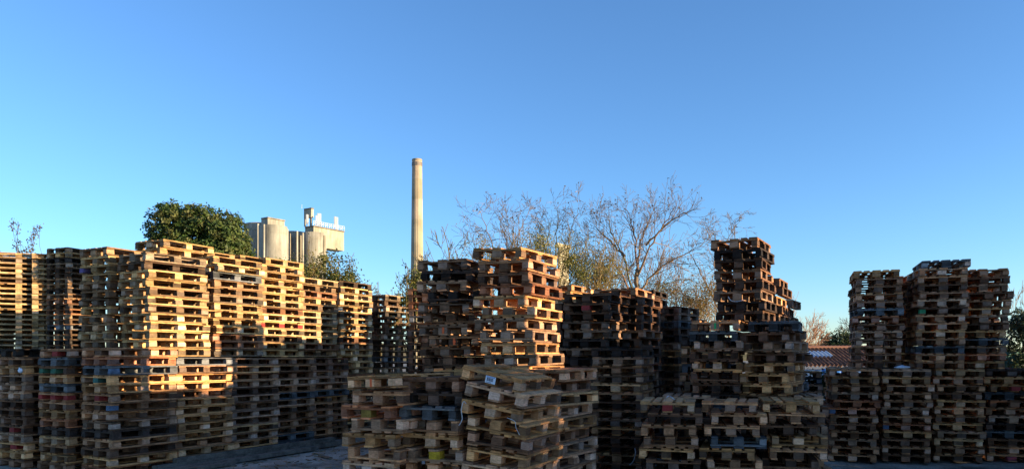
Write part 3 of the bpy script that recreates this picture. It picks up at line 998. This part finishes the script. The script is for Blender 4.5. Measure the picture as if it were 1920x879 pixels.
# sparse yellow leaves low on the thin stemmed bushes
for i, (lab, Y, blobs, nl, cols) in enumerate((
        ("yellowish twiggy bush between chimney and sunlit centre stack", 22.5, [(915, 480, 50, 40, .6), (860, 500, 40, 30, .6)], 500, YG),
        ("yellow green twiggy bush over the left of the sunlit centre stack", 23.0, [(1010, 462, 44, 46, .6)], 800, YG),
        ("dense yellow green bush touching the pale far building", 23.5, [(1072, 490, 42, 52, .6), (1090, 520, 40, 34, .6)], 1500, YG),
        ("yellow twiggy bush left of the big bare tree", 24.0, [(1128, 510, 44, 40, .6)], 1000, YG),
        ("brownish twiggy bush right of the forked trunk", 27.0, [(1245, 545, 46, 34, .6)], 700, YG + ((0.28, 0.16, 0.06),)),
        ("tawny bush left of the tower stack", 26.0, [(1290, 565, 40, 40, .6)], 1100, ((0.28, 0.16, 0.06), (0.24, 0.18, 0.06), (0.16, 0.14, 0.05))),
        ("orange brown bush against the tower stack", 25.0, [(1318, 570, 34, 46, .6), (1340, 540, 24, 50, .6)], 1300, ((0.32, 0.17, 0.06), (0.26, 0.18, 0.06), (0.20, 0.16, 0.05))))):
    root = [o for o in COL.objects if o.get("label") == lab][0]
    leaf_mass("foliage", None, None, blobs, Y, int(nl * 2.6), 0.055, cols, 700 + i, clump=.24, surf=.35, parent=root)

# ------------------------------------------------------------------ chimney and silos
Yc = 150.0
cxm = px_x(782, Yc)
ch = thing("chimney", "tall slender ribbed concrete chimney standing alone against the sky", "chimney", (cxm, Yc, 0))


def chz(py):
    return px_z(py, Yc)


def chr_(py):
    return (9.3 + (py - 299) * 0.0115) * Yc / F_PX


for nm, y0, y1, colr in (("band", 303, 337, (1.14, 1.02, 0.95)), ("shaft", 337, 375, (0.96, 0.9, 0.78)), ("band", 375, 412, (1.16, 1.03, 0.96)), ("shaft", 412, 668 + CAM_Z * F_PX / Yc, (0.96, 0.92, 0.80))):
    mb = MB()
    mb.lathe([(chr_(y1), chz(y1)), (chr_(y0), chz(y0))], cxm, Yc, 48, col=colr, rib=0.055)
    mb.build(nm, CHIM, ch)
mb = MB()
mb.lathe([(chr_(303) * 1.0, chz(303)), (chr_(303) * 1.02, chz(302.4)), (chr_(303) * 1.02, chz(299.6)), (chr_(303) * .99, chz(299))], cxm, Yc, 48, col=(0.8, 0.75, 0.7))
mb.build("cap", CHIM, ch)
mb = MB()
for j in range(24):
    an = 2 * math.pi * (j + .5) / 24
    rr = chr_(306)
    M = Matrix.Translation((cxm + rr * math.cos(an), Yc + rr * math.sin(an), chz(308.5))) @ Matrix.Rotation(an, 4, 'Z')
    mb.box((0, 0, 0), (.1, .09, .75), M, (0.25, 0.22, 0.2))
mb.build("vent_slots", PLAIN, ch)

Ys = 110.0
sx0 = px_x(512, 108)
sb = thing("silo_building", "weathered concrete silos with a flat roofed tower and antennas", "silo", (sx0, 108, 0))


def zat(py, Y):
    return px_z(py, Y)


SY = R(35)
sdir, sleft = Vector((math.sin(SY), math.cos(SY), 0)), Vector((-math.cos(SY), math.sin(SY), 0))


def silo(px, Y, ytop, rpx):
    mb = MB()
    x = px_x(px, Y)
    rr = rpx * Y / F_PX
    zt = zat(ytop, Y)
    mb.lathe([(rr, 0), (rr, zt - 1.15), (rr * 1.012, zt - 1.1), (rr * 1.012, zt)], x, Y, 40, col=(1, 1, 1))
    return mb.build("silo", CONC, sb, smooth=False)


silo(491, 113, 422, 31)
silo(513, 108, 425, 24.5)
silo(588, 118, 438, 23.5)
silo(552, 122, 436, 20)


def boxat(name, px, Y, wl, wr, y0, y1, col=(1, 1, 1), mat=None, parent=None):
    """box whose near vertical edge stands at the pixel; wl, wr are the widths in pixels of its shaded and its lit side"""
    k = F_PX / Y
    a = wl / k / math.cos(SY)
    b_ = wr / k / math.sin(SY)
    c = Vector((px_x(px, Y), Y, 0)) + sleft * (a / 2) + sdir * (b_ / 2)
    z0, z1 = zat(y1, Y), zat(y0, Y)
    M = Matrix.Translation((c.x, c.y, (z0 + z1) / 2)) @ Matrix.Rotation(-SY, 4, 'Z')
    mb = MB()
    mb.box((0, 0, 0), (a, b_, z1 - z0), M, col)
    return mb.build(name, mat or CONC, parent or sb)


boxat("pilaster", 483, 105.8, 1.6, 1.8, 419, 640)
boxat("pilaster", 494.5, 105.6, 1.8, 1.6, 420, 640)
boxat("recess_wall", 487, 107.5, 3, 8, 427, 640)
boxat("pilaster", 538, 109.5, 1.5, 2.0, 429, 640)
boxat("recess_wall", 541, 113, 14, 3, 437, 640, (0.8, 0.72, 0.62))  # recess tinted darker, its shade put into the colour
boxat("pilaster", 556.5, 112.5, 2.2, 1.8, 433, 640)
boxat("recess_wall", 563, 114.5, 8, 2, 441, 640, (0.7, 0.65, 0.58))  # deeper recess shade, again put into the tint
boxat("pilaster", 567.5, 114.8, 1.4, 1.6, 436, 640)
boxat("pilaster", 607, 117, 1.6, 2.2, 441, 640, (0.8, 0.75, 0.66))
boxat("silo_bay", 540, 119.5, 30, 26, 443, 640, (0.9, 0.85, 0.75))
boxat("roof_house", 502, 107.6, 16, 22, 408, 430)
boxat("roof_slab", 502, 107.4, 16.8, 23, 406.3, 408.6, (0.9, 0.88, 0.85))
tower = boxat("tower", 588, 117.4, 20, 43, 424.5, 461.5, (1.12, 1.08, 0.98))
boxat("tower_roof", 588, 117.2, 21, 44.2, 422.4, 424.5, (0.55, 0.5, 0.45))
boxat("vent_opening", 618, 122.13, 0.4, 2.6, 430, 434, (0.1, 0.09, 0.08))
boxat("roof_cabin", 583.5, 118.2, 17, 3.4, 390.5, 407, (1.1, 1.08, 1.0))
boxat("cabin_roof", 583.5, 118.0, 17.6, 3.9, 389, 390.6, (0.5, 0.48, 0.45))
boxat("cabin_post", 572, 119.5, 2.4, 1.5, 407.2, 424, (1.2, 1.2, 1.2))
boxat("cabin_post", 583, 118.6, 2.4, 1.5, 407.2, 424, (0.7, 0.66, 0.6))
WHITE = (0.52, 0.53, 0.56)
rl = MB()
kk = F_PX / 117.4
pa = Vector((px_x(588, 117.2), 117.2, 0)) - sdir * 0 + sleft * 0.05
for f in [i / 16 for i in range(17)]:
    q = pa + sdir * (f * 44 / kk / math.sin(SY))
    zb = zat(422.4, 117.2)
    rl.tube([Vector((q.x, q.y, zb)), Vector((q.x, q.y, zb + 0.75))], [.03, .03], 4, WHITE)
    if f < 1 and int(f * 16) % 2 == 0:
        rl.tube([Vector((q.x, q.y, zb + .1)), Vector((q.x, q.y, zb)) + sdir * .45 + Vector((0, 0, .75))], [.035, .035], 4, WHITE)
for hh in (0.42, 0.75):
    q1 = pa + sdir * (44 / kk / math.sin(SY))
    rl.tube([Vector((pa.x, pa.y, zb + hh)), Vector((q1.x, q1.y, zb + hh))], [.035, .035], 4, WHITE)
rl.build("railing", PLAIN, sb)
for px, Yp, y0, y1, wd in ((575.5, 118.0, 402, 420, 3.0), (596, 118.6, 400, 423, 2.4), (599.5, 119.0, 400, 423, 2.4), (592.5, 118.2, 404, 424, 1.4), (628, 125.5, 406, 427, 2.8), (631.5, 126.5, 407, 430, 2.0)):
    mb = MB()
    zz0, zz1 = zat(y1, Yp), zat(y0, Yp)
    x = px_x(px, Yp)
    mb.tube([Vector((x + .12, Yp + .25, zz0 - .6)), Vector((x + .12, Yp + .25, zz1))], [.05, .05], 5, (0.5, 0.5, 0.5))
    mb.box((x, Yp, (zz0 + zz1) / 2), (wd * Yp / F_PX, .2, zz1 - zz0), None, WHITE)
    mb.build("antenna", PLAIN, sb)
mb = MB()
mb.tube([Vector((px_x(566, 118.6), 118.6, zat(391, 118.6))), Vector((px_x(566, 118.6), 118.6, zat(383, 118.6)))], [.03, .02], 4, (0.5, 0.5, 0.5))
mb.build("antenna_rod", PLAIN, sb)

fb = thing("pale_building", "pale concrete block half hidden by the bushes right of the centre stack", "building", (px_x(1058, 95), 95, 0))
boxat("wall", 1049, 95, 3, 20, 462, 668, (1.15, 1.05, 0.85), parent=fb)
boxat("roof", 1046, 94.5, 5, 28, 455, 462.2, (1.2, 1.1, 0.9), parent=fb)
boxat("window", 1056, 98.1, 0.4, 6, 480, 492, (0.12, 0.11, 0.1), PLAIN, parent=fb)

# ------------------------------------------------------------------ tiled shed
m, t, p = new_mat("roof_tile", 0.8, 0.2)
tc = N(t, "ShaderNodeTexCoord")
c = ramp(t, noise(t, tc.outputs["Object"], 3.0, 6, 0.7), [(0.3, (0.075, 0.04, 0.028)), (0.55, (0.19, 0.09, 0.052)), (0.75, (0.30, 0.18, 0.11))])
c = mul(t, c, ramp(t, noise(t, tc.outputs["Object"], 14, 3, 0.6), [(0.3, (0.6, 0.6, 0.6)), (0.6, (1.1, 1.1, 1.1))]))
t.links.new(c, p.inputs["Base Color"])
TILE = m
shx0, shx1, Ye, Yr = 10.3, 14.6, 27.0, 29.0
ze, zr_ = px_z(687, Ye), px_z(654, Yr)
sh = thing("tiled_shed", "low shed with an orange tiled roof and a pale skylight strip", "shed", ((shx0 + shx1) / 2, Yr, 0))


def roof_pt(x, f, off=0.0, lift=0.0):
    y = Ye + (Yr - Ye) * f
    z = ze + (zr_ - ze) * f
    return Vector((x, y, z + lift + 0.075 * abs(math.sin(math.pi * (x - shx0) / 0.155)) + off))


def roof_sheet(x0, x1, f0, f1, thick, lift, steps, rows=9):
    mb = MB()
    n = int((x1 - x0) / 0.155 * steps)
    for k_, ff in enumerate([f0 + (f1 - f0) * q / rows for q in range(rows + 1)]):
        for i in range(n + 1):
            mb.v.append(roof_pt(x0 + (x1 - x0) * i / n, ff, 0.0, lift + (0.012 if k_ % 2 else 0)))
    for k_ in range(rows):
        for i in range(n):
            a = k_ * (n + 1) + i
            mb.f.append((a, a + 1, a + n + 2, a + n + 1))
            mb.c.append((1, 1, 1))
    return mb


mb = roof_sheet(shx0, shx1, 0, 1, 0.02, 0, 8)
ro = mb.build("roof", TILE, sh)
ro.modifiers.new("thickness", 'SOLIDIFY').thickness = 0.03
mb = MB()
for i in range(28):
    x = shx0 + 0.07 + i * (shx1 - shx0 - .1) / 28
    mb.tube([Vector((x - .09, Yr, zr_ + .05)), Vector((x + .08, Yr, zr_ + .065))], [.075, .085], 8, (0.32, 0.15, 0.09))
mb.build("ridge_tiles", PLAIN, ro)
mb = roof_sheet(11.05, 12.16, .44, .74, .01, .035, 8, 2)
mb.c = [(0.42, 0.48, 0.56)] * len(mb.f)
so2 = mb.build("skylight", PLASTIC, ro)
mb = MB()
mb.box(((shx0 + shx1) / 2, Ye + .4, (ze - .1) / 2), (shx1 - shx0 - .3, .12, ze - .1), None, (0.05, 0.13, 0.33))
mb.build("front_wall", PLAIN, sh)
mb = MB()
mb.box((shx0 + .2, (Ye + Yr) / 2 + .4, (ze - .1) / 2), (.12, Yr - Ye, ze), None, (0.3, 0.27, 0.24))
mb.build("side_wall", PLAIN, sh)
mb = MB()
mb.box((12.05, Ye + .32, .75), (.08, .06, 1.4), None, (0.7, 0.72, 0.75))
mb.build("door_post", PLAIN, sh)
tp = MB()
tn_ = 10
for j in range(tn_ + 1):
    for i in range(tn_ + 1):
        tp.v.append(Vector((11.0 + .9 * i / tn_, 26.3 - .1 * math.sin(i * 1.3) - .25 * (1 - j / tn_), .6 + 0.88 * j / tn_ + .05 * math.sin(i * 1.7))))
for j in range(tn_):
    for i in range(tn_):
        a = j * (tn_ + 1) + i
        tp.f.append((a, a + 1, a + tn_ + 2, a + tn_ + 1))
        tp.c.append((0.04, 0.17, 0.50))
o = tp.build("tarpaulin", PLASTIC, smooth=True)
o.modifiers.new("thickness", 'SOLIDIFY').thickness = 0.01
tag(o, "bright blue tarpaulin hanging under the eave of the tiled shed", "tarpaulin")

# teal container
ct = thing("container", "dull teal metal container behind the right end of the pallets", "container", (12.1, 18.2, 0))
mb = MB()
mb.box((12.1, 18.2, 1.03), (1.5, 1.3, 1.9), None, (0.05, 0.16, 0.17))
mb.build("body", PLAIN, ct)
for i in range(6):
    mb = MB()
    mb.box((11.45 + i * .26, 17.53, 1.03), (.06, .05, 1.84), None, (0.045, 0.14, 0.15))
    mb.build("rib", PLAIN, ct)
mb = MB()
mb.box((12.1, 18.2, 2.02), (1.6, 1.4, .07), None, (0.06, 0.19, 0.19))
mb.build("lid", PLAIN, ct)

# ------------------------------------------------------------------ long timbers at the foot of the left wall
wd_ = Vector((math.sin(R(29)), math.cos(R(29)), 0))
wn_ = Vector((math.cos(R(29)), -math.sin(R(29)), 0))
base = Vector((-5.95, 13.15, 0))
for i, (off, st, L, zz, wb, hb, lab, yaw_) in enumerate((
        (.22, -.6, 4.6, 0, .16, .10, "long dark timber lying against the foot of the left wall", 0),
        (.23, -.2, 3.9, .102, .13, .08, "grey timber lying on top of the other long timbers", .8),
        (.44, -1.2, 4.2, 0, .18, .07, "long grey timber lying in front along the gravel", -1.0),
        (.68, -1.9, 2.6, 0, .15, .06, "short timber furthest out on the gravel", -2.2))):
    c = base + wn_ * off + wd_ * (st + L / 2)
    M = Matrix.Translation((c.x, c.y, zz + hb / 2 + 0.0)) @ Matrix.Rotation(-R(29 + yaw_), 4, 'Z')
    mb = MB()
    n = 6
    for k_ in range(1):
        mb.box((0, 0, 0), (wb, L, hb), M, (0.2, 0.17, 0.14), jit=.006)
    o = mb.build("timber", WOOD)
    o.color = (1, 1, 1, 1)
    tag(o, lab, "timber", "timbers at the foot of the wall")

# ------------------------------------------------------------------ straps, stickers, plastic scraps
def strap(key, i, pts, label, rad=0.008, col=(0.5, 0.5, 0.52)):
    if (key, i) not in EMP:
        print("NO SINGLE", key, i)
        return
    M = EMP[(key, i)][1]
    P3 = [M @ Vector(q) for q in pts]
    fine = []
    for a in range(len(P3) - 1):                         # rounded through the given points
        p0 = P3[max(a - 1, 0)]; p1 = P3[a]; p2 = P3[a + 1]; p3 = P3[min(a + 2, len(P3) - 1)]
        for s_ in range(5):
            u = s_ / 5
            fine.append(0.5 * ((2 * p1) + (p2 - p0) * u + (2 * p0 - 5 * p1 + 4 * p2 - p3) * u * u + (3 * p1 - p0 - 3 * p2 + p3) * u ** 3))
    fine.append(P3[-1])
    mb = MB()
    mb.tube(fine, [rad] * len(fine), 6, col)
    o = mb.build("plastic_strap", PLASTIC, smooth=True)
    tag(o, label, "strap", "loose straps hanging from pallets")


strap("F3", 2, [(-.33, -.61, .10), (-.36, -.63, .12), (-.37, -.64, .03), (-.34, -.64, -.06), (-.37, -.65, -.13)], "white strap tangle hanging at the corner of the leaning front stack", .005)
strap("F3", 3, [(-.33, -.61, .10), (-.28, -.63, .03), (-.26, -.64, -.03), (-.15, -.63, -.05)], "thin white strap drooping across the leaning front stack", .0035)
strap("F3", 6, [(.25, -.62, .0), (.40, -.64, -.05), (.44, -.5, -.01), (.42, -.3, .05)], "white strap round the corner low on the leaning front stack", .0035)
strap("G5", 11, [(.30, -.61, .10), (.32, -.66, .02), (.28, -.65, -.12), (.22, -.64, -.18)], "white strap hanging low on the neat low stack", .008)
strap("J1", 0, [(-.05, -.3, .15), (-.02, -.4, .19), (.02, -.3, .20), (.10, -.35, .155)], "white strap curl lying on the low stack with a red block", .007)
strap("T", 5, [(-.15, -.61, .06), (-.10, -.63, .0), (.0, -.63, -.02), (.12, -.62, .0)], "white strap scrap caught in the tall tower stack", .006)


def scrap(key, i, loc, size, label, seed):
    if (key, i) not in EMP:
        print("NO SINGLE", key, i)
        return
    M = EMP[(key, i)][1]
    r = random.Random(seed)
    mb = MB()
    n, mrow = 12, 7
    for j in range(mrow + 1):
        for k_ in range(n):
            an = 2 * math.pi * k_ / n
            f = math.sin(math.pi * j / mrow)
            q = Vector((math.cos(an) * f * size[0], math.sin(an) * f * size[1], (1 - math.cos(math.pi * j / mrow)) * .5 * size[2] * r.uniform(.8, 1.1))) * r.uniform(.82, 1.18)
            mb.v.append(M @ (q + Vector(loc)))
    for j in range(mrow):
        for k_ in range(n):
            a, b2 = j * n + k_, j * n + (k_ + 1) % n
            mb.f.append((a, b2, b2 + n, a + n))
            mb.c.append((0.72, 0.75, 0.82))
    o = mb.build("plastic_bag", PLASTIC, smooth=True)
    tag(o, label, "plastic bag")


scrap("RL2", 0, (-.05, -.45, .144), (.13, .09, .07), "crumpled white plastic bag on the lower stack below the green block", 1)
scrap("L00", 1, (.36, -.66, .02), (.05, .035, .09), "white plastic bag stuck between the two leftmost lower stacks", 2)


def sticker(key, i, x, w_, h_, marks, label):
    if (key, i) not in EMP:
        print("NO SINGLE", key, i)
        return
    e = EMP[(key, i)][0]
    mb = MB()
    mb.box((x, -.605, .061), (w_, .003, h_), None, (0.62, 0.70, 0.80))
    for (dx, dz, ww, hh, c) in marks:
        mb.box((x + dx, -.6075, .061 + dz), (ww, .002, hh), None, c)
    me = mb.mesh("paper_label")
    me.materials.append(PLAIN)
    o = piece("paper_label", me, e, (0, 0, 0), (1, 1, 1))
    o["label"] = label


bars = [(-.045 + .011 * q, .002, .005 if q % 3 else .008, .034, (0.05, 0.06, 0.1)) for q in range(8)] + [(0, .027, .11, .008, (0.10, 0.22, 0.5)), (-.02, -.027, .07, .006, (0.1, 0.12, 0.2))]
sticker("F3", 0, 0.0, .135, .072, bars, "white paper label with dark bars")
sticker("L3", 5, 0.0, .05, .05, [(0, .01, .03, .006, (.1, .1, .15))], "small white paper label")

# ------------------------------------------------------------------ splinters on the gravel
r = random.Random(77)
mb = MB()
for _ in range(420):
    y = r.uniform(12.0, 19.0)
    x = px_x(r.uniform(420, 690), y)
    L = r.uniform(.02, .16)
    M = Matrix.Translation((x, y, gz(x, y) - .03 + .012)) @ Euler((r.gauss(0, .1), r.gauss(0, .1), r.uniform(0, 6.3))).to_matrix().to_4x4()
    k_ = r.uniform(.5, 1.3)
    mb.box((0, 0, 0), (L, r.uniform(.01, .03), .012), M, (.30 * k_, .22 * k_, .13 * k_))
o = mb.build("wood_debris", WOOD)
tag(o, "scattered wood chips and splinters lying on the gravel gap", "debris", kind="stuff")
for px, y, an, L, lab in ((560, 15.6, 20, .7, "broken grey board lying on the gravel near the wall"), (610, 14.6, -50, .45, "short snapped board end lying loose on the gravel")):
    x = px_x(px, y)
    mb = MB()
    mb.box((0, 0, 0), (L, .1, .022), Matrix.Translation((x, y, gz(x, y) + .0)) @ Matrix.Rotation(R(an), 4, 'Z'), (.24, .19, .14), jit=.006)
    tag(mb.build("broken_board", WOOD), lab, "board")
